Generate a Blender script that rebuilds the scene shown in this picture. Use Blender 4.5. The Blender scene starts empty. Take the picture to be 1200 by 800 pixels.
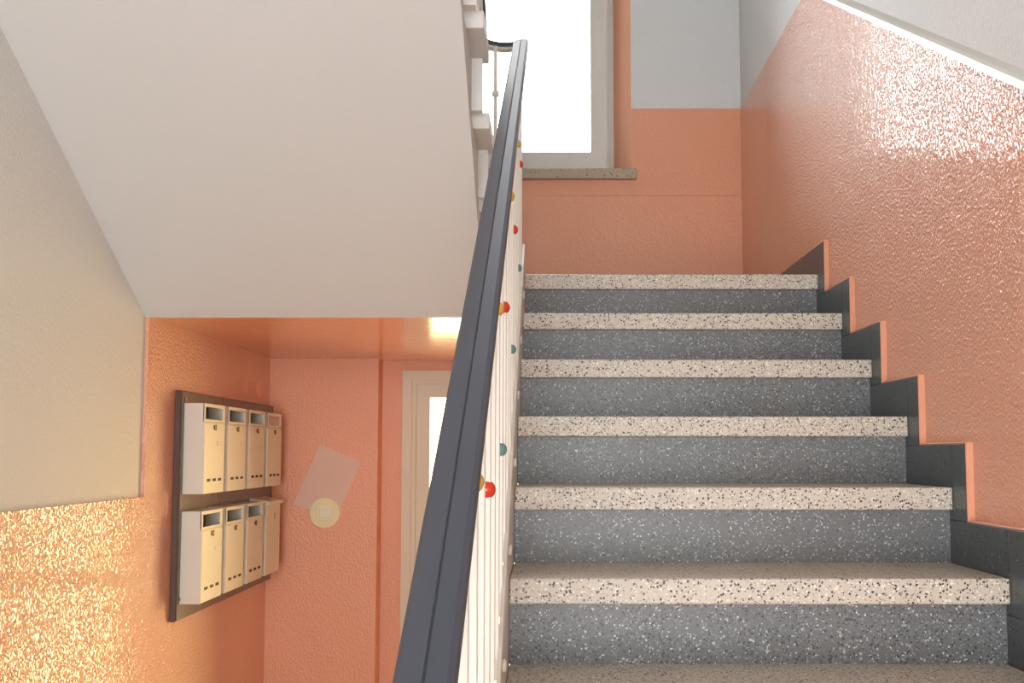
import bpy, bmesh, math
from mathutils import Vector, Matrix

# ------------------------------------------------------------------ camera, light, exposure
scene = bpy.context.scene
COL = scene.collection
F_PX, CX, CY, TILT = 1238.6, 641.2, 433.5, math.radians(4.5)
EYE = 1.6115
cam_d = bpy.data.cameras.new('camera')
cam = bpy.data.objects.new('camera', cam_d)
COL.objects.link(cam)
cam.location = (0, 0, EYE)
cam.rotation_euler = (math.pi / 2 + TILT, 0, 0)
cam_d.sensor_width = 36.0
cam_d.lens = F_PX / 1200 * 36
cam_d.shift_x = (600 - CX) / 1200
cam_d.shift_y = (CY - 400) / 1200
cam_d.clip_start = 0.02
scene.camera = cam

scene.view_settings.view_transform = 'Standard'
scene.view_settings.look = 'None'
scene.view_settings.gamma = 1.0
scene.view_settings.use_curve_mapping = False
scene.view_settings.exposure = 0.72

world = bpy.data.worlds.new('overcast_sky')
scene.world = world
world.use_nodes = True
bg = world.node_tree.nodes['Background']
bg.inputs[0].default_value = (0.98, 0.98, 0.98, 1)
bg.inputs[1].default_value = 9.0


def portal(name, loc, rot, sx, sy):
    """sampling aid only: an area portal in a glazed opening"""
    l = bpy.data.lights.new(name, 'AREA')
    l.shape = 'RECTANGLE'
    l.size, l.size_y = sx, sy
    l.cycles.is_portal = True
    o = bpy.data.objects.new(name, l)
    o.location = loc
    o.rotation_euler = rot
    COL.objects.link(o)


# ------------------------------------------------------------------ main measures (metres)
G, R = 0.285, 0.1705                # going, rise
M = R / G
Y0, Z0 = 3.547, 2.2165              # top nosing
XT0, XT1 = -0.075, 0.918            # tread ends
XW = 0.934                          # right wall, painted face
XLW, XLO = -1.327, -1.315           # left wall white / orange face
YB = 5.0                            # back wall
YD = 5.14                           # recessed door plane
ZC = EYE + 0.447                    # underside of the half landing
YS = 3.47                           # where soffit meets it
YF = -2.6                           # front wall behind the camera
ZR = 6.6                            # roof
ZU = Z0 + 10 * R                    # upper floor
ZDADO_L = EYE - 0.142
ZDADO_T = EYE + 1.662
WX0, WX1 = -0.80, 0.335             # window frame
WZ0, WZ1 = EYE + 1.36, 5.6
DX0, DX1, DZ1 = -0.70, 0.26, EYE + 0.40


def nose_z(y):
    return Z0 + (y - Y0) * M


def ray(px, py):
    a, b = (px - CX) / F_PX, -(py - CY) / F_PX
    c, s = math.cos(TILT), math.sin(TILT)
    return Vector((a, c - b * s, s + b * c))


def at_y(px, py, y):
    r = ray(px, py)
    r *= y / r.y
    return r + Vector((0, 0, EYE))


# ------------------------------------------------------------------ helpers
def lin(c):
    return tuple(((v / 255) / 12.92 if v / 255 <= .04045 else ((v / 255 + .055) / 1.055) ** 2.4) for v in c) + (1,)


def box(bm, x0, x1, y0, y1, z0, z1):
    v = [bm.verts.new((x, y, z)) for x in (x0, x1) for y in (y0, y1) for z in (z0, z1)]
    fs = []
    for q in ((0, 1, 3, 2), (4, 6, 7, 5), (0, 4, 5, 1), (2, 3, 7, 6), (0, 2, 6, 4), (1, 5, 7, 3)):
        fs.append(bm.faces.new([v[i] for i in q]))
    return fs


def prism_x(bm, pts, x0, x1):
    """polygon of (y, z) extruded along x"""
    a = [bm.verts.new((x0, y, z)) for y, z in pts]
    b = [bm.verts.new((x1, y, z)) for y, z in pts]
    bm.faces.new(a)
    bm.faces.new(b[::-1])
    n = len(pts)
    for i in range(n):
        j = (i + 1) % n
        bm.faces.new((a[i], b[i], b[j], a[j]))


def prism_y(bm, pts, y0, y1):
    """polygon of (x, z) extruded along y"""
    a = [bm.verts.new((x, y0, z)) for x, z in pts]
    b = [bm.verts.new((x, y1, z)) for x, z in pts]
    bm.faces.new(a)
    bm.faces.new(b[::-1])
    n = len(pts)
    for i in range(n):
        j = (i + 1) % n
        bm.faces.new((a[i], b[i], b[j], a[j]))


def disc(bm, c, r, d0, d1, axis, n=28):
    """short cylinder along x or y between d0 and d1"""
    ra, rb = [], []
    for i in range(n):
        t = 2 * math.pi * i / n
        u, w = r * math.cos(t), r * math.sin(t)
        if axis == 'x':
            ra.append(bm.verts.new((d0, c[0] + u, c[1] + w)))
            rb.append(bm.verts.new((d1, c[0] + u, c[1] + w)))
        else:
            ra.append(bm.verts.new((c[0] + u, d0, c[1] + w)))
            rb.append(bm.verts.new((c[0] + u, d1, c[1] + w)))
    bm.faces.new(ra)
    bm.faces.new(rb[::-1])
    for i in range(n):
        j = (i + 1) % n
        bm.faces.new((ra[i], rb[i], rb[j], ra[j]))


def obj(name, bm, mat, parent=None, bevel=0.0, seg=1, smooth=False):
    if bevel:
        bmesh.ops.bevel(bm, geom=list(bm.edges), offset=bevel, segments=seg, profile=.5, affect='EDGES', clamp_overlap=True)
    bmesh.ops.recalc_face_normals(bm, faces=list(bm.faces))
    if parent is not None:
        off = parent.matrix_basis.translation.copy()
        p = parent.parent
        while p is not None:
            off += p.matrix_basis.translation
            p = p.parent
        bmesh.ops.translate(bm, verts=list(bm.verts), vec=-off)
    me = bpy.data.meshes.new(name)
    bm.to_mesh(me)
    bm.free()
    for m in (mat if isinstance(mat, (list, tuple)) else [mat]):
        me.materials.append(m)
    if smooth:
        for p in me.polygons:
            p.use_smooth = True
    o = bpy.data.objects.new(name, me)
    COL.objects.link(o)
    if parent is not None:
        o.parent = parent
    return o


def bx(name, mat, parent, x0, x1, y0, y1, z0, z1, bevel=0.0, seg=1):
    bm = bmesh.new()
    box(bm, x0, x1, y0, y1, z0, z1)
    return obj(name, bm, mat, parent, bevel, seg)


def root(name, loc, label=None, cat=None, group=None, kind=None):
    o = bpy.data.objects.new(name, None)
    o.empty_display_size = .1
    o.location = loc
    COL.objects.link(o)
    return tag(o, label, cat, group, kind)


def tag(o, label=None, cat=None, group=None, kind=None):
    for k, v in (('label', label), ('category', cat), ('group', group), ('kind', kind)):
        if v:
            o[k] = v
    return o


# ------------------------------------------------------------------ materials
class NT:
    def __init__(self, name):
        self.m = bpy.data.materials.new(name)
        self.m.use_nodes = True
        self.t = self.m.node_tree
        self.n = self.t.nodes
        self.b = self.n['Principled BSDF']
        self.pos = self.n.new('ShaderNodeNewGeometry').outputs['Position']

    def new(self, kind, **kw):
        x = self.n.new(kind)
        for k, v in kw.items():
            setattr(x, k, v)
        return x

    def link(self, a, b):
        self.t.links.new(a, b)

    def noise(self, scale, detail=3, rough=.5, vec=None):
        x = self.new('ShaderNodeTexNoise')
        x.inputs['Scale'].default_value = scale
        x.inputs['Detail'].default_value = detail
        x.inputs['Roughness'].default_value = rough
        self.link(vec or self.pos, x.inputs['Vector'])
        return x

    def voro(self, scale, vec=None, feature='F1'):
        x = self.new('ShaderNodeTexVoronoi', feature=feature)
        x.inputs['Scale'].default_value = scale
        self.link(vec or self.pos, x.inputs['Vector'])
        return x

    def math(self, op, a, b=None, clamp=False):
        x = self.new('ShaderNodeMath', operation=op, use_clamp=clamp)
        for i, v in enumerate((a, b)):
            if v is None:
                continue
            if isinstance(v, (int, float)):
                x.inputs[i].default_value = v
            else:
                self.link(v, x.inputs[i])
        return x.outputs[0]

    def mix(self, fac, a, b):
        x = self.new('ShaderNodeMix', data_type='RGBA')
        for i, v in ((0, fac), (6, a), (7, b)):
            if isinstance(v, (int, float)):
                x.inputs[i].default_value = v
            elif isinstance(v, tuple):
                x.inputs[i].default_value = v
            else:
                self.link(v, x.inputs[i])
        return x.outputs[2]

    def ramp(self, fac, lo, hi):
        x = self.new('ShaderNodeMapRange')
        x.inputs['From Min'].default_value = lo
        x.inputs['From Max'].default_value = hi
        self.link(fac, x.inputs['Value'])
        return x.outputs[0]

    def bump(self, h, strength, dist):
        x = self.new('ShaderNodeBump')
        x.inputs['Strength'].default_value = strength
        x.inputs['Distance'].default_value = dist
        self.link(h, x.inputs['Height'])
        self.link(x.outputs[0], self.b.inputs['Normal'])

    def set(self, col=None, rough=None, metal=None, spec=None, coat=None):
        if col is not None:
            if isinstance(col, tuple):
                self.b.inputs['Base Color'].default_value = col
            else:
                self.link(col, self.b.inputs['Base Color'])
        if rough is not None:
            if isinstance(rough, (int, float)):
                self.b.inputs['Roughness'].default_value = rough
            else:
                self.link(rough, self.b.inputs['Roughness'])
        if metal is not None:
            self.b.inputs['Metallic'].default_value = metal
        if spec is not None:
            self.b.inputs['Specular IOR Level'].default_value = spec
        if coat is not None:
            self.b.inputs['Coat Weight'].default_value = coat
            self.b.inputs['Coat Roughness'].default_value = .08
        return self.m


def plain(name, rgb, rough=.5, metal=0.0, spec=.5, vary=.06, scale=14):
    t = NT(name)
    c = lin(rgb)
    d = tuple(v * (1 - vary * 2) for v in c[:3]) + (1,)
    return t.set(t.mix(t.noise(scale, 4).outputs[0], c, d), rough, metal, spec)


def textured_paint(name, rgb, rough, dist, scale, strength=1.0, spec=.5, vary=.05, ior=1.5, lo=.38, hi=.66):
    """paint over coarse woodchip-like plaster"""
    t = NT(name)
    c = lin(rgb)
    d = tuple(v * (1 - vary * 2) for v in c[:3]) + (1,)
    t.set(t.mix(t.noise(2.3, 4).outputs[0], c, d), rough, 0, spec)
    mp = t.new('ShaderNodeMapping')
    mp.inputs['Scale'].default_value = (1, 1, .72)
    t.link(t.pos, mp.inputs['Vector'])
    v = mp.outputs[0]
    n1 = t.noise(scale, 2, .55, v).outputs[0]
    n2 = t.noise(scale * .33, 2, .5, v).outputs[0]
    h = t.math('ADD', t.ramp(n1, lo, hi), t.math('MULTIPLY', n2, .5))
    t.bump(h, strength, dist)
    t.b.inputs['IOR'].default_value = ior
    return t.m


def terrazzo(name, base, base2, spots, scale, amount, rough):
    t = NT(name)
    wob = t.new('ShaderNodeMixRGB', blend_type='ADD')
    wob.inputs[0].default_value = .004
    t.link(t.pos, wob.inputs[1])
    t.link(t.noise(260, 2).outputs[1], wob.inputs[2])
    col = t.mix(t.noise(5.5, 5, .6).outputs[0], lin(base), lin(base2))
    for k, (rgb, s, am, size) in enumerate(spots):
        v = t.voro(scale * s, wob.outputs[0])
        sep = t.new('ShaderNodeSeparateColor')
        t.link(v.outputs['Color'], sep.inputs[0])
        pick = t.math('LESS_THAN', sep.outputs[k % 3], am * amount)
        rad = t.math('MULTIPLY_ADD', sep.outputs[(k + 1) % 3], size)
        rad.node.inputs[2].default_value = size * .45
        inside = t.math('LESS_THAN', v.outputs['Distance'], rad)
        col = t.mix(t.math('MULTIPLY', pick, inside), col, lin(rgb))
    return t.set(col, rough, 0, .5)


def glass(name, tint, rough=.02):
    t = NT(name)
    tr = t.new('ShaderNodeBsdfTransparent')
    tr.inputs[0].default_value = tint
    gl = t.new('ShaderNodeBsdfGlossy')
    gl.inputs['Roughness'].default_value = rough
    fr = t.new('ShaderNodeFresnel')
    fr.inputs[0].default_value = 1.45
    mx = t.new('ShaderNodeMixShader')
    t.link(fr.outputs[0], mx.inputs[0])
    t.link(tr.outputs[0], mx.inputs[1])
    t.link(gl.outputs[0], mx.inputs[2])
    t.link(mx.outputs[0], t.n['Material Output'].inputs[0])
    return t.m


SALMON = (238, 169, 135)
M_salmon = textured_paint('salmon_gloss_paint', SALMON, .06, .0022, 150, .95, .5, ior=2.0, lo=.42, hi=.72)
M_salmon_s = textured_paint('salmon_smooth_paint', SALMON, .3, .0006, 60, .8)
M_salmon_b = textured_paint('salmon_back_wall_paint', SALMON, .38, .0009, 95, .8)
M_white = textured_paint('white_plaster', (224, 225, 224), .6, .0014, 120, .8, .35, .015)
M_soffit = textured_paint('white_soffit_plaster', (224, 225, 224), .75, .0005, 110, .6, .3, .015)
M_gloss = textured_paint('orange_gloss_ceiling_paint', SALMON, .14, .0006, 28, .6)
M_tread = terrazzo('cream_terrazzo', (214, 205, 190), (200, 190, 174),
                   [((58, 52, 50), 1.0, .24, .34), ((128, 114, 104), 1.5, .30, .32), ((240, 234, 222), 1.2, .35, .36), ((44, 42, 42), 1.35, .26, .36)], 150, 1.0, .42)
M_riser = terrazzo('grey_terrazzo', (112, 115, 116), (98, 101, 102),
                   [((184, 188, 188), 1.0, .13, .30), ((66, 70, 73), 1.2, .32, .40), ((214, 217, 217), 1.6, .13, .34), ((132, 138, 140), 1.3, .34, .42)], 150, 1.0, .38)
M_skirt = terrazzo('dark_terrazzo', (86, 92, 95), (72, 78, 81),
                   [((150, 156, 158), 1.0, .05, .26), ((48, 52, 56), 1.3, .3, .38), ((176, 180, 182), 2.0, .05, .3)], 105, 1.0, .3)
M_sill = terrazzo('sill_terrazzo', (188, 172, 150), (172, 156, 136),
                  [((120, 98, 82), 1.0, .3, .36), ((216, 206, 188), 1.6, .35, .36)], 120, 1.0, .4)
M_hallfloor = terrazzo('hall_terrazzo', (170, 162, 150), (150, 142, 132),
                       [((70, 66, 64), 1.0, .3, .36), ((220, 214, 204), 1.5, .3, .36)], 90, 1.0, .35)
M_rail = plain('black_plastic_handrail', (76, 80, 91), .46, spec=.45, vary=.08, scale=9)
M_steel = plain('cream_white_lacquer', (232, 226, 214), .38, vary=.03, scale=20)
M_red = plain('red_lacquer', (222, 66, 40), .22, vary=.03)
M_yellow = plain('yellow_lacquer', (226, 178, 76), .22, vary=.03)
M_teal = plain('teal_lacquer', (112, 150, 152), .25, vary=.03)
M_frame = plain('white_window_paint', (226, 224, 216), .35, vary=.02)
M_doorpaint = plain('cream_door_paint', (222, 212, 188), .38, vary=.03)
M_box = plain('cream_mailbox_enamel', (226, 220, 206), .35, vary=.02)
M_boxdoor = plain('pale_yellow_mailbox_enamel', (226, 220, 206), .35, vary=.02)
M_boxin = plain('grey_mailbox_inside', (128, 134, 140), .6, vary=.03)
M_flap = plain('metal_flap_pink_reflection', (200, 178, 168), .25, .7)  # pink reflection on the grey metal is put into the base colour
M_black = plain('black_slot', (24, 22, 22), .7)
M_lock = plain('brass_lock', (120, 92, 48), .35, .8)
M_board = plain('brown_board_edge', (92, 68, 58), .4, vary=.1, scale=30)
M_boardface = plain('brown_board_face', (104, 80, 64), .24, vary=.1, scale=18)
M_switch = plain('cream_switch_plastic', (236, 226, 176), .3, vary=.02)
M_button = plain('white_switch_button', (238, 230, 206), .3, vary=.02)
M_glass = glass('window_glass', (1, 1, 1, 1))
M_amber = glass('amber_door_glass', (1.0, .88, .6, 1), .05)
M_steelstep = plain('white_stair_paint', (226, 222, 218), .55, vary=.02)

# film of an old sheet on the wall: thin matt paper, a little see-through
_t = NT('faded_translucent_sheet')
_t.set(lin((252, 240, 228)), .5)
_t.b.inputs['Alpha'].default_value = .46
M_sheet = _t.m

# ------------------------------------------------------------------ the setting
bm = bmesh.new()
box(bm, XLW - .3, XW + .3, YF - .3, YB + .5, -.25, 0)
tag(obj('floor', bm, M_hallfloor), kind='structure')

# left wall: white plaster, with the orange painted layer slightly proud of it
wl = bx('wall_left', M_white, None, XLW - .3, XLW, YF - .3, YB + .5, 0, ZR)
tag(wl, kind='structure')
bm = bmesh.new()
prism_x(bm, [(YF, .0), (YB, .0), (YB, ZC), (YS, ZC), (YS, ZDADO_L), (YF, ZDADO_L)], XLW - .002, XLO)
obj('painted_dado', bm, M_salmon, wl)
for (cy, cz) in ((4.60, EYE + .285), (4.80, EYE + .285)):
    bm = bmesh.new()
    disc(bm, (cy, cz), .036, XLO - .002, XLO + .003, 'x')
    obj('blanking_cap', bm, M_salmon_s, wl, .001)

# right wall
wr = bx('wall_right', M_white, None, XW + .004, XW + .3, YF - .3, YB + .5, 0, ZR)
tag(wr, kind='structure')
yk = 2.03 + (ZDADO_T - EYE - .718) / .567      # where the sloping dado turns level
yl = 2.03 + (ZDADO_L - EYE - .718) / .567
bm = bmesh.new()
prism_x(bm, [(YF, 0), (YB, 0), (YB, ZDADO_T), (yk, ZDADO_T), (yl, ZDADO_L), (YF, ZDADO_L)], XW, XW + .006)
obj('painted_dado', bm, M_salmon, wr)

bm = bmesh.new()
tp = [(XW + .005, -.002), (XW - .008, -.002), (XW - .009, .017), (XW - .005, .024), (XW + .005, .037)]
ra_ = [bm.verts.new((x, yl, ZDADO_L + z)) for x, z in tp]
rb_ = [bm.verts.new((x, yk, ZDADO_T + z)) for x, z in tp]
bm.faces.new(ra_)
bm.faces.new(rb_[::-1])
for i in range(5):
    j = (i + 1) % 5
    bm.faces.new((ra_[i], rb_[i], rb_[j], ra_[j]))
tag(obj('trim_1', bm, M_frame), kind='structure')

# back wall with window and door openings
bm = bmesh.new()
WT = .46
Xa, Xb = XLW - .02, XW + .02
wf0, wf1 = -.88, .405                          # window opening at the room face
fa = []
fa += box(bm, Xa, wf0, YB, YB + WT, ZC, ZR)
fa += box(bm, wf1, Xb, YB, YB + WT, ZC, ZR)
fa += box(bm, wf0, wf1, YB, YB + WT, ZC, WZ0 - .005)
fa += box(bm, wf0, wf1, YB, YB + WT, WZ1, ZR)
fa += box(bm, Xa, -.80, YB, YB + WT, 0, ZC)
fa += box(bm, .34, Xb, YB, YB + WT, 0, ZC)
fa += box(bm, -.80, DX0 + .004, YD - .015, YB + WT, 0, ZC)
fa += box(bm, DX1 - .004, .34, YD - .015, YB + WT, 0, ZC)
fa += box(bm, DX0 + .004, DX1 - .004, YD - .015, YB + WT, DZ1 - .004, ZC)
wb = obj('wall_back', bm, M_salmon_b)
tag(wb, kind='structure')
# splayed window reveals
for (xa, xb) in ((wf1, WX1), (wf0, WX0)):
    bm = bmesh.new()
    v = [(xa, YB + .0005), (xb, YB + .2), (xb, YB + WT - .002), (xa, YB + WT - .002)]
    a = [bm.verts.new((x, y, WZ0 - .005)) for x, y in v]
    b = [bm.verts.new((x, y, WZ1)) for x, y in v]
    bm.faces.new(a)
    bm.faces.new(b[::-1])
    for i in range(4):
        j = (i + 1) % 4
        bm.faces.new((a[i], b[i], b[j], a[j]))
    obj('window_reveal', bm, M_salmon_s, wb)
# lower back wall: thicker plaster band below the window, white plaster above the paint line
bx('plaster_band', M_salmon_b, wb, Xa + .02, XW + .002, YB - .014, YB + .003, Z0 - .1, EYE + 1.235, .006, 2)
bm = bmesh.new()
box(bm, wf1 + .001, XW + .002, YB - .004, YB + .004, ZDADO_T, ZR)
box(bm, Xa + .02, wf0 - .001, YB - .004, YB + .004, ZDADO_T, ZR)
obj('white_plaster_field', bm, M_white, wb)

# window
w1 = root('window_1', ((WX0 + WX1) / 2, YB + .2, WZ0), kind='structure')
wy = YB + .2
FW = .045
bm = bmesh.new()
box(bm, WX0, WX0 + FW, wy + .012, wy + .07, WZ0, WZ1)
box(bm, WX1 - FW, WX1, wy + .012, wy + .07, WZ0, WZ1)
box(bm, WX0 + FW, WX1 - FW, wy, wy + .07, WZ0, WZ0 + .05)
box(bm, WX0 + FW, WX1 - FW, wy, wy + .07, WZ1 - .05, WZ1)
obj('window_frame', bm, M_frame, w1)
SW = .085
sx0, sx1, sz0, sz1 = WX0 + FW - .012, WX1 - FW + .012, WZ0 + .038, WZ1 - .038
bm = bmesh.new()
box(bm, sx0, sx0 + SW, wy - .03, wy + .05, sz0, sz1)
box(bm, sx1 - SW, sx1, wy - .03, wy + .05, sz0, sz1)
box(bm, sx0 + SW, sx1 - SW, wy - .03, wy + .05, sz0, sz0 + .10)
box(bm, sx0 + SW, sx1 - SW, wy - .03, wy + .05, sz1 - .1, sz1)
sash = obj('sash', bm, M_frame, w1)
bx('pane', M_glass, w1, sx0 + SW - .005, sx1 - SW + .005, wy + .014, wy + .018, sz0 + .095, sz1 - .095)
bm = bmesh.new()
disc(bm, (WX1 - .03, WZ0 + .095), .008, wy + .006, wy + .013, 'y', 14)
obj('screw_cap', bm, M_boxin, w1)
bx('hinge', M_doorpaint, w1, sx1 - .004, sx1 + .010, wy - .034, wy + .013, sz0 + .0, sz0 + .09, .003)
sill = bx('window_sill', M_sill, w1, wf0 - .03, .428, YB - .035, wy + .02, EYE + 1.31, WZ0, .004, 2)

# half landing slab: terrazzo on top, orange gloss paint below
fl = root('floor_landing', (0, Y0, Z0), kind='structure')
bm = bmesh.new()
box(bm, XLW, XT0, YS, YB + .003, ZC, Z0 - .051)
box(bm, XT0, XW + .003, Y0 + .285, YB + .003, ZC, Z0 - .051)
obj('slab', bm, M_gloss, fl)
bx('terrazzo_slab', M_tread, fl, XLW - .01, XT1, Y0 + .285, YB + .003, Z0 - .051, Z0)
bx('terrazzo_slab', M_tread, fl, XLW - .01, XT0 - .02, YS - .02, Y0 + .285, Z0 - .051, Z0)
# the ceiling runs on over the recessed door
bx('slab', M_gloss, fl, -.80, .34, YB + .003, YD - .012, ZC - .002, ZC + .1)

# door at the back, glazed
d1 = root('door_1', ((DX0 + DX1) / 2, YD, 0), kind='structure')


def frame_ring(bm, x0, x1, z0, z1, w, y0, y1, bottom=True):
    """mitred frame"""
    o = [(x0, z0), (x1, z0), (x1, z1), (x0, z1)]
    i = [(x0 + w, z0 + (w if bottom else 0)), (x1 - w, z0 + (w if bottom else 0)), (x1 - w, z1 - w), (x0 + w, z1 - w)]
    for k in range(4):
        if k == 0 and not bottom:
            continue
        j = (k + 1) % 4
        prism_y(bm, [o[k], o[j], i[j], i[k]], y0, y1)


bm = bmesh.new()
frame_ring(bm, DX0, DX1, 0, DZ1, .045, YD - .03, YD + .08, False)
obj('casing', bm, M_doorpaint, d1)
bm = bmesh.new()
frame_ring(bm, DX0 + .043, DX1 - .043, 0.01, DZ1 - .043, .022, YD - .018, YD + .05, False)
obj('stop_bead', bm, M_doorpaint, d1)
dx0, dx1, dz0, dz1 = DX0 + .06, DX1 - .06, .012, DZ1 - .06
leaf = bmesh.new()
frame_ring(leaf, dx0, dx1, dz0, dz1, .07, YD + .0, YD + .045)
box(leaf, dx0 + .07, dx1 - .07, YD, YD + .045, EYE - .63, EYE - .58)
leaf = obj('door_leaf', leaf, M_doorpaint, d1)
bx('glazing_bar', M_doorpaint, leaf, dx0 + .069, dx1 - .069, YD + .01, YD + .035, EYE - .51, EYE - .495)
bx('pane', M_amber, leaf, dx0 + .066, dx1 - .066, YD + .02, YD + .024, EYE - .585, dz1 - .066)
bx('pane', M_amber, leaf, dx0 + .066, dx1 - .066, YD + .02, YD + .024, dz0 + .066, EYE - .625)
bm = bmesh.new()
box(bm, dx1 - .05, dx1 - .035, YD - .05, YD, 1.04, 1.055)
box(bm, dx1 - .15, dx1 - .035, YD - .06, YD - .045, 1.04, 1.055)
obj('door_handle', bm, M_lock, leaf, .003)

# rest of the stairwell behind and above the camera
wfm = bmesh.new()
FX0, FX1, FZ1 = -1.15, .75, 2.75
box(wfm, Xa, FX0, YF - .3, YF, 0, ZR)
box(wfm, FX1, Xb, YF - .3, YF, 0, ZR)
box(wfm, FX0, FX1, YF - .3, YF, FZ1, ZR)
tag(obj('wall_front', wfm, M_white), kind='structure')
d2 = root('door_2', ((FX0 + FX1) / 2, YF - .15, 0), kind='structure')
bm = bmesh.new()
frame_ring(bm, FX0, FX1, 0, FZ1, .07, YF - .2, YF - .13)
box(bm, -.235, -.165, YF - .2, YF - .13, .07, FZ1 - .07)
box(bm, FX0 + .07, -.235, YF - .2, YF - .13, 2.1, 2.17)
box(bm, -.165, FX1 - .07, YF - .2, YF - .13, 2.1, 2.17)
obj('door_frame', bm, M_frame, d2)
for (a, b) in ((FX0 + .065, -.23), (-.17, FX1 - .065)):
    bx('pane', M_glass, d2, a, b, YF - .168, YF - .162, .065, 2.105)
    bx('pane', M_glass, d2, a, b, YF - .168, YF - .162, 2.165, FZ1 - .065)
tag(bx('ceiling', M_white, None, XLW - .3, XW + .3, YF - .3, YB + .5, ZR, ZR + .2), kind='structure')
YU = 3.415 - 9 * G
tag(bx('floor_upper', M_soffit, None, XLW - .01, XW + .01, YF - .01, YU - .02, ZU - .22, ZU), kind='structure')

# ------------------------------------------------------------------ lower flight
st = root('staircase', (0.42, Y0 - 6 * G, 0),
          'terrazzo stair flight with cream treads and dark grey risers beside salmon wall', 'staircase')
NSTEP = 13
tops = [(Y0 - i * G, Z0 - i * R) for i in range(NSTEP)]
pts = []
for i, (y, z) in enumerate(tops):
    pts += [(y + .045, z - .051), (y + .045, z - R - .051 if i < NSTEP - 1 else 0.0)]
poly = [(Y0 + .285, Z0 - .051)] + pts
yend = tops[-1][0] + .045
poly += [(yend + .30, 0.0), (Y0 + .285, Z0 - .24 - .051)]
bm = bmesh.new()
prism_x(bm, poly, XT0, XT1)
obj('flight_body', bm, M_soffit, st)
for i, (y, z) in enumerate(tops):
    bx('tread', M_tread, st, XT0, XT1, y, y + G + .042 if i else y + .285, z - .051, z, .0035, 2)
    zb = z - R if i < NSTEP - 1 else 0
    bx('riser', M_riser, st, XT0, XT1, y + .022, y + .046, zb + .0, z - .0505)

# ------------------------------------------------------------------ skirting tiles stepping up the right wall
bb = root('baseboard_right', (XW, Y0 - 6 * G, 0), kind='structure')
SH, SV = .097, .076
for i, (y, z) in enumerate(tops):
    zl = z - R + SH if i < NSTEP - 1 else 0
    bm = bmesh.new()
    prism_x(bm, [(y - SV, zl + .0008), (y + .022, zl + .0008), (y + .022, z - .0008), (y - .0008, z - .0008), (y - .0008, z + SH), (y - SV, z + SH)], XT1, XW + .001)
    obj('skirting_tile', bm, M_skirt, bb, .001)
    bx('painted_edge', M_salmon_s, bb, XT1 + .0005, XW + .002, y - SV - .006, y - SV, zl - .002, z + SH + .004, .002)
    y1 = tops[i - 1][0] + .022 if i else YB - .014
    bx('skirting_tile', M_skirt, bb, XT1, XW + .001, y + .0008, y1, z, z + SH, .001)
    bx('painted_edge', M_salmon_s, bb, XT1 + .0005, XW + .002, y - SV - .006, (tops[i - 1][0] - SV) if i else y1, z + SH, z + SH + .005, .002)

# ------------------------------------------------------------------ upper flight (seen from below)
su = root('staircase', (-.76, 3.415 - 4 * G, ZC),
          'white underside of the upper stair flight with overhanging treads at its open side', 'staircase')
XU1 = -.205
ut = [(3.415 - k * G, Z0 + (k + 1) * R) for k in range(10)]     # far nosing and tread top
poly = [(ut[0][0] - .03, Z0 - .051)]
for k, (y, z) in enumerate(ut):
    poly += [(y - .03, z - .045)]
    poly += [(y - .03 - G, z - .045)]
yE, zE = poly[-1]
yE = YU - .02
poly[-1] = (yE, zE)
poly += [(yE, ZC + (YS - yE) * M), (YS, ZC), (YS, Z0 - .051)]
bm = bmesh.new()
prism_x(bm, poly, XLW, XU1)
obj('soffit', bm, M_soffit, su)
for k, (y, z) in enumerate(ut[:-1]):
    bx('tread', M_steelstep, su, XLW, -.16, y - .252, y, z - .046, z, .003, 2)
    bx('riser', M_steelstep, su, XLW, -.176, y - .045, y - .012, z - R - .02, z - .045)

# ------------------------------------------------------------------ railing
XR = -.0975                       # handrail centre
RAIL = .815                      # handrail underside above the nosing line
ra = root('stair_railing', (XR, Y0 - 3 * G, nose_z(Y0 - 3 * G)),
          'white metal stair railing with black handrail and red, yellow and teal balls', 'railing')


def sweep(path, prof):
    bm = bmesh.new()
    rings = []
    n = len(path)
    for i, p in enumerate(path):
        t = (path[min(i + 1, n - 1)] - path[max(i - 1, 0)]).normalized()
        side = t.cross(Vector((0, 0, 1))).normalized()
        up = side.cross(t).normalized()
        rings.append([bm.verts.new(p + side * a + up * b) for a, b in prof])
    k = len(prof)
    for i in range(n - 1):
        for j in range(k):
            bm.faces.new((rings[i][j], rings[i][(j + 1) % k], rings[i + 1][(j + 1) % k], rings[i + 1][j]))
    bm.faces.new(rings[0])
    bm.faces.new(rings[-1][::-1])
    return bm


XR2 = -.228
YE_, ZE_ = 3.50, nose_z(3.50) + RAIL
xr = lambda y: XR - .0035 + .0035 * y
path = [Vector((xr(y), y, nose_z(y) + RAIL)) for y in [-.15 + .1 * k for k in range(36)]]
path.append(Vector((xr(YE_), YE_ - .02, nose_z(YE_ - .02) + RAIL)))
rc = (xr(YE_) - XR2) / 2
for k in range(0, 13):
    a = math.pi * k / 12
    path.append(Vector((xr(YE_) - rc + rc * math.cos(a), YE_ + rc * .8 * math.sin(a), ZE_ + .012 * math.sin(a * .5))))
zz = ZE_ + .012
up_line = [(YE_ - .06, zz + .03), (YE_ - .14, zz + .085), (YE_ - .25, zz + .18), (YE_ - .4, zz + .30)]
for (y, z) in up_line:
    path.append(Vector((XR2, y, z)))
yl_, zl_ = up_line[-1]
for k in range(1, 9):
    path.append(Vector((XR2, yl_ - .25 * k, zl_ + .25 * k * M)))
prof = [(-.0255, -.006), (-.0255, .004), (-.021, .009), (-.001, .014), (.0005, .0125), (.002, .0145), (.019, .0145), (.0245, .011), (.0255, .004), (.0255, -.006)]
obj('handrail', sweep(path, prof), M_rail, ra)
path2 = [p.copy() for p in path]
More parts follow.
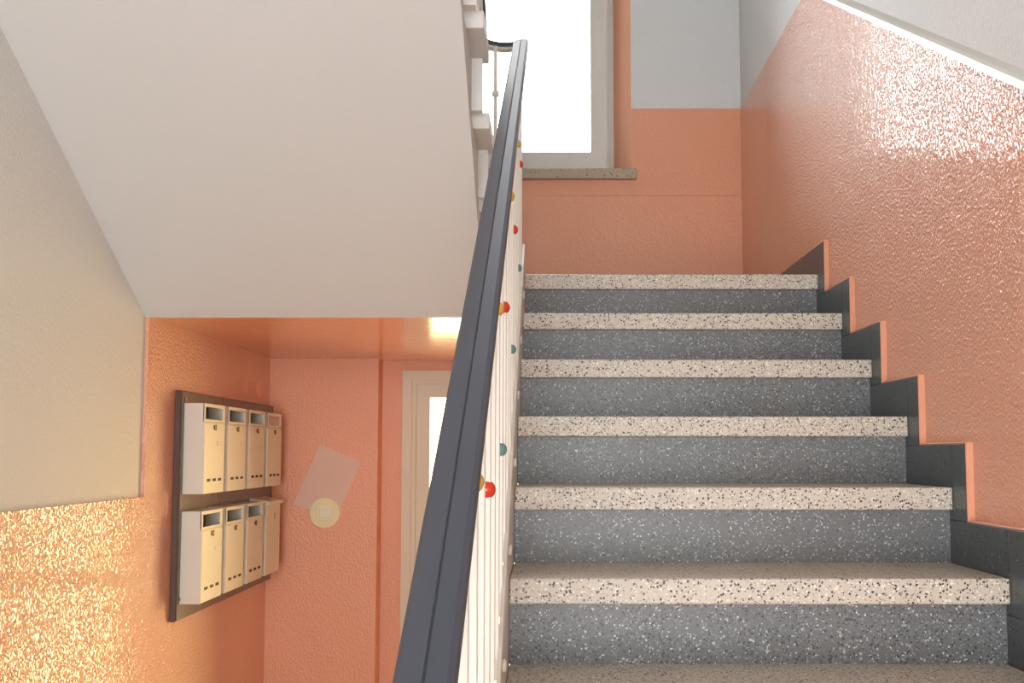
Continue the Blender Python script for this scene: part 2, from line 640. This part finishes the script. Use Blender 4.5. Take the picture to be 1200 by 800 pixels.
obj('rail_bar', sweep(path2, [(-.016, -.014), (-.016, -.0055), (.016, -.0055), (.016, -.014)]), M_steel, ra)

# carrier bar along the tread ends
yA, yB_ = .30, Y0 + .03
bm = bmesh.new()
prism_x(bm, [(yA, nose_z(yA) + .092), (yB_, nose_z(yB_) + .092), (yB_, nose_z(yB_) - .21), (yA, nose_z(yA) - .21)], XT0 - .009, XT0 - .001)
obj('carrier_bar', bm, M_steel, ra, .0015)


def ball_mesh(rad):
    bm = bmesh.new()
    bmesh.ops.create_uvsphere(bm, u_segments=20, v_segments=14, radius=rad)
    return bm


XB = XT0 - .0135
SB = G / 2
ybal = 1.27
proto_bal = None
meshes = {}


def baluster(y, x, zb, zt):
    bm = bmesh.new()
    h = .0062
    box(bm, x - h, x + h, y - h, y + h, zb, zt)
    return obj('baluster', bm, M_steel, ra, .0012)


def ball(par, x, y, z, col, mat):
    if col not in meshes:
        me = bpy.data.meshes.new('ball')
        b_ = ball_mesh(.0135)
        b_.to_mesh(me)
        b_.free()
        me.materials.append(mat)
        for p in me.polygons:
            p.use_smooth = True
        meshes[col] = me
    o = bpy.data.objects.new('ball', meshes[col])
    COL.objects.link(o)
    o.parent = par
    o.location = Vector((x, y, z)) - ra.location
    o['label'] = col + ' lacquered ball'


for k in range(-8, 17):
    y = ybal + k * SB
    if y > Y0 - .02:
        continue
    b_ = baluster(y, XB, nose_z(y) + .03, nose_z(y) + RAIL - .010)
    q, ph = divmod(k, 4)
    if ph == 0:
        ball(b_, XB, y, nose_z(y) + {0: .723, 1: .668, 2: .668, 3: .62}.get(q, .67), 'yellow', M_yellow)
    elif ph == 1:
        ball(b_, XB, y, nose_z(y) + {0: .36, 1: .338, 2: .241, 3: .20}.get(q, .3), 'teal', M_teal)
    elif ph == 2:
        ball(b_, XB, y, nose_z(y) + {0: .534, 1: .54, 2: .48, 3: .47}.get(q, .5), 'red', M_red)
# bolts through the carrier bar at each tread
for i in range(1, 11):
    y, z = tops[i]
    bm = bmesh.new()
    disc(bm, (y + .01, z + .055), .011, XT0 - .0015, XT0 + .005, 'x', 12)
    obj('bolt', bm, M_steel, ra, .0015)


def rail2(y):
    for p, q in zip(path[38:], path[39:]):
        if p.x < XR2 + .002 and q.y <= y <= p.y:
            t = (p.y - y) / max(p.y - q.y, 1e-6)
            return p.z + (q.z - p.z) * t
    return None


def upper_top(y):
    for (yy, z) in ut:
        if yy - .252 <= y <= yy:
            return z
    return None


for k in range(0, 9):
    y = 3.36 - k * SB * 1.0
    zt, zb = rail2(y), upper_top(y)
    if zt is None or zb is None:
        continue
    b_ = baluster(y, XR2, zb - .001, zt - .010)
    if k % 2 == 1:
        ball(b_, XR2, y, zb + .40, 'yellow' if k % 4 else 'red', M_yellow if k % 4 else M_red)

# post that carries the turn of the handrail, with a cream ball
xp, yp = -.176, 3.515
b_ = baluster(yp, xp, Z0 - .001, ZE_ - .006)
pz = (at_y(578, 110, yp)).z
ball(b_, xp, yp, pz, 'cream', M_steel)

# ------------------------------------------------------------------ mailboxes
BX = XLO + .026
bm = bmesh.new()
by0, by1, bz0, bz1 = 3.73, YB - .02, EYE - .585, EYE + .222
mb = root('mailbox_board', (XLO, (by0 + by1) / 2, bz0), 'dark brown wall board carrying two rows of cream mailboxes', 'board')
bx('panel', M_board, mb, XLO, BX - .004, by0, by1, bz0, bz1, .002)
bx('face', M_boardface, mb, BX - .005, BX, by0 + .004, by1 - .004, bz0 + .004, bz1 - .004)
for (yy, zz_) in ((by0 + .03, bz0 + .075), (by0 + .03, bz1 - .03)):
    bm = bmesh.new()
    disc(bm, (yy, zz_), .006, BX - .001, BX + .003, 'x', 12)
    obj('screw', bm, M_lock, mb)

BW, BH, BD = .238, .322, .07
names = ['first from the free board edge', 'second from the free board edge', 'third from the free board edge', 'at the room corner']


def mailbox(y0, ztop, label, slot='open'):
    z0 = ztop - BH
    x0, x1 = BX, BX + BD
    y1 = y0 + BW
    r = root('mailbox', (x0, y0 + BW / 2, z0), label, 'mailbox', 'mailboxes on the brown board')
    th = .004
    zs0, zs1 = ztop - .056, ztop - .012           # slot opening
    bm = bmesh.new()
    box(bm, x0, x1, y0, y1, z0, zs0 - .010)                   # case below the slot
    box(bm, x0, x0 + .008, y0, y1, zs0 - .010, ztop)          # back
    box(bm, x0 + .008, x1, y0, y0 + th, zs0 - .010, ztop)     # sides
    box(bm, x0 + .008, x1, y1 - th, y1, zs0 - .010, ztop)
    box(bm, x0 + .008, x1, y0 + th, y1 - th, ztop - th, ztop)
    obj('case', bm, M_box, r)
    bm = bmesh.new()
    box(bm, x0 + .0085, x0 + .010, y0 + th, y1 - th, zs0 - .009, ztop - th)
    box(bm, x0 + .0085, x1 - .006, y0 + th, y1 - th, zs0 - .0099, zs0 - .009)
    obj('inside', bm, M_boxin, r)
    bm = bmesh.new()
    ya, yb = y0 + .012, y1 - .026
    box(bm, x1 - .003, x1 + .002, y0, ya, zs0 - .009, ztop)
    box(bm, x1 - .003, x1 + .002, yb, y1, zs0 - .009, ztop)
    box(bm, x1 - .003, x1 + .002, ya, yb, zs1, ztop)
    box(bm, x1 - .003, x1 + .002, ya, yb, zs0 - .009, zs0)
    obj('slot_frame', bm, M_boxdoor, r)
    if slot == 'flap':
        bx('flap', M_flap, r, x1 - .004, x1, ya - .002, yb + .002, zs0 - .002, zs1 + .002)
    zd = zs0 - .013
    dr = bx('door', M_boxdoor, r, x1 - .001, x1 + .003, y0 + .001, y1 - .001, z0 + .001, zd, .001)
    xf = x1 + .003
    fr = lambda q: y0 + q * BW
    if slot == 'lid':
        lid = bmesh.new()
        prism_y(lid, [(x0, ztop + .012), (x1 + .016, ztop - .004), (x1 + .016, ztop - .020), (x1 + .004, ztop - .020), (x1 + .004, ztop - .004), (x0, ztop - .002)], y0 - .006, y1 + .006)
        obj('lid', lid, M_boxdoor, r, .001)
        bx('front_plate', M_boxdoor, r, x1 + .001, x1 + .0035, y0 + .001, y1 - .001, zd - .02, ztop - .006)
        bx('key_slot', M_lock, dr, xf - .001, xf + .0012, fr(.56), fr(.60), ztop - .085, ztop - .06)
        return r
    bm = bmesh.new()
    disc(bm, (fr(.47), ztop - .084), .0085, xf - .001, xf + .004, 'x', 16)
    lk = obj('lock', bm, M_lock, dr)
    bx('lock_shield', M_black, dr, xf - .001, xf + .0025, fr(.49), fr(.55), ztop - .094, ztop - .074)
    bx('name_plate', M_box, dr, xf - .001, xf + .0025, fr(.62), fr(.88), ztop - .148, ztop - .133, .0008)
    for a in (.16, .43, .70):
        bx('view_slot', M_black, dr, xf - .001, xf + .0006, fr(a), fr(a + .16), ztop - .279, ztop - .269)
    return r


for row, zt in ((0, EYE + .178), (1, EYE - .205)):
    rn = 'upper row' if row == 0 else 'lower row'
    for k in range(4):
        kind = 'open'
        lab = 'cream metal mailbox with open slot, %s, %s' % (rn, names[k])
        if row == 0 and k == 3:
            kind = 'flap'
            lab = 'cream mailbox with closed metal flap, upper row, at the room corner'
        if row == 1 and k == 3:
            kind = 'lid'
            lab = 'cream mailbox with overhanging lid and no open slot, lower row corner'
        mailbox(3.757 + .2845 * k, zt, lab, kind)

# ------------------------------------------------------------------ things on the back wall below the landing
c = at_y(381, 600.5, YB)
rad = (at_y(398.5, 600, YB) - at_y(381, 600, YB)).length
sw = root('light_switch', (c.x, YB, c.z), 'round cream light switch with a square button on orange wall', 'light switch')
bm = bmesh.new()
disc(bm, (c.x, c.z), rad, YB - .010, YB + .001, 'y', 40)
obj('base_plate', bm, M_switch, sw, .003, 2)
bx('surround', M_button, sw, c.x - .036, c.x + .036, YB - .013, YB - .009, c.z - .036, c.z + .036, .001)
bx('button', M_button, sw, c.x - .024, c.x + .024, YB - .019, YB - .012, c.z - .024, c.z + .024, .003, 2)

cs = [at_y(x, y, YB - .0008) for x, y in ((375, 521), (423, 541), (394, 606), (344, 591))]
bm = bmesh.new()
a = [bm.verts.new(v) for v in cs]
b = [bm.verts.new(v + Vector((0, .0012, 0))) for v in cs]
bm.faces.new(a)
bm.faces.new(b[::-1])
for i in range(4):
    j = (i + 1) % 4
    bm.faces.new((a[i], a[j], b[j], b[i]))
tag(obj('paper_sheet', bm, M_sheet), 'faded translucent sheet stuck askew on orange wall behind the light switch', 'sheet')

# ------------------------------------------------------------------ light portals in the glazed openings
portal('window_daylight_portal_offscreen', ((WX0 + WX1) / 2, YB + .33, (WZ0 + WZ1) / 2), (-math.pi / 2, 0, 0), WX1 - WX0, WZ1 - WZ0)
portal('back_door_daylight_portal', ((DX0 + DX1) / 2, YD + .12, DZ1 / 2), (-math.pi / 2, 0, 0), DX1 - DX0, DZ1)
portal('front_door_daylight_portal_offscreen', ((FX0 + FX1) / 2, YF - .25, FZ1 / 2), (math.pi / 2, 0, 0), FX1 - FX0, FZ1)
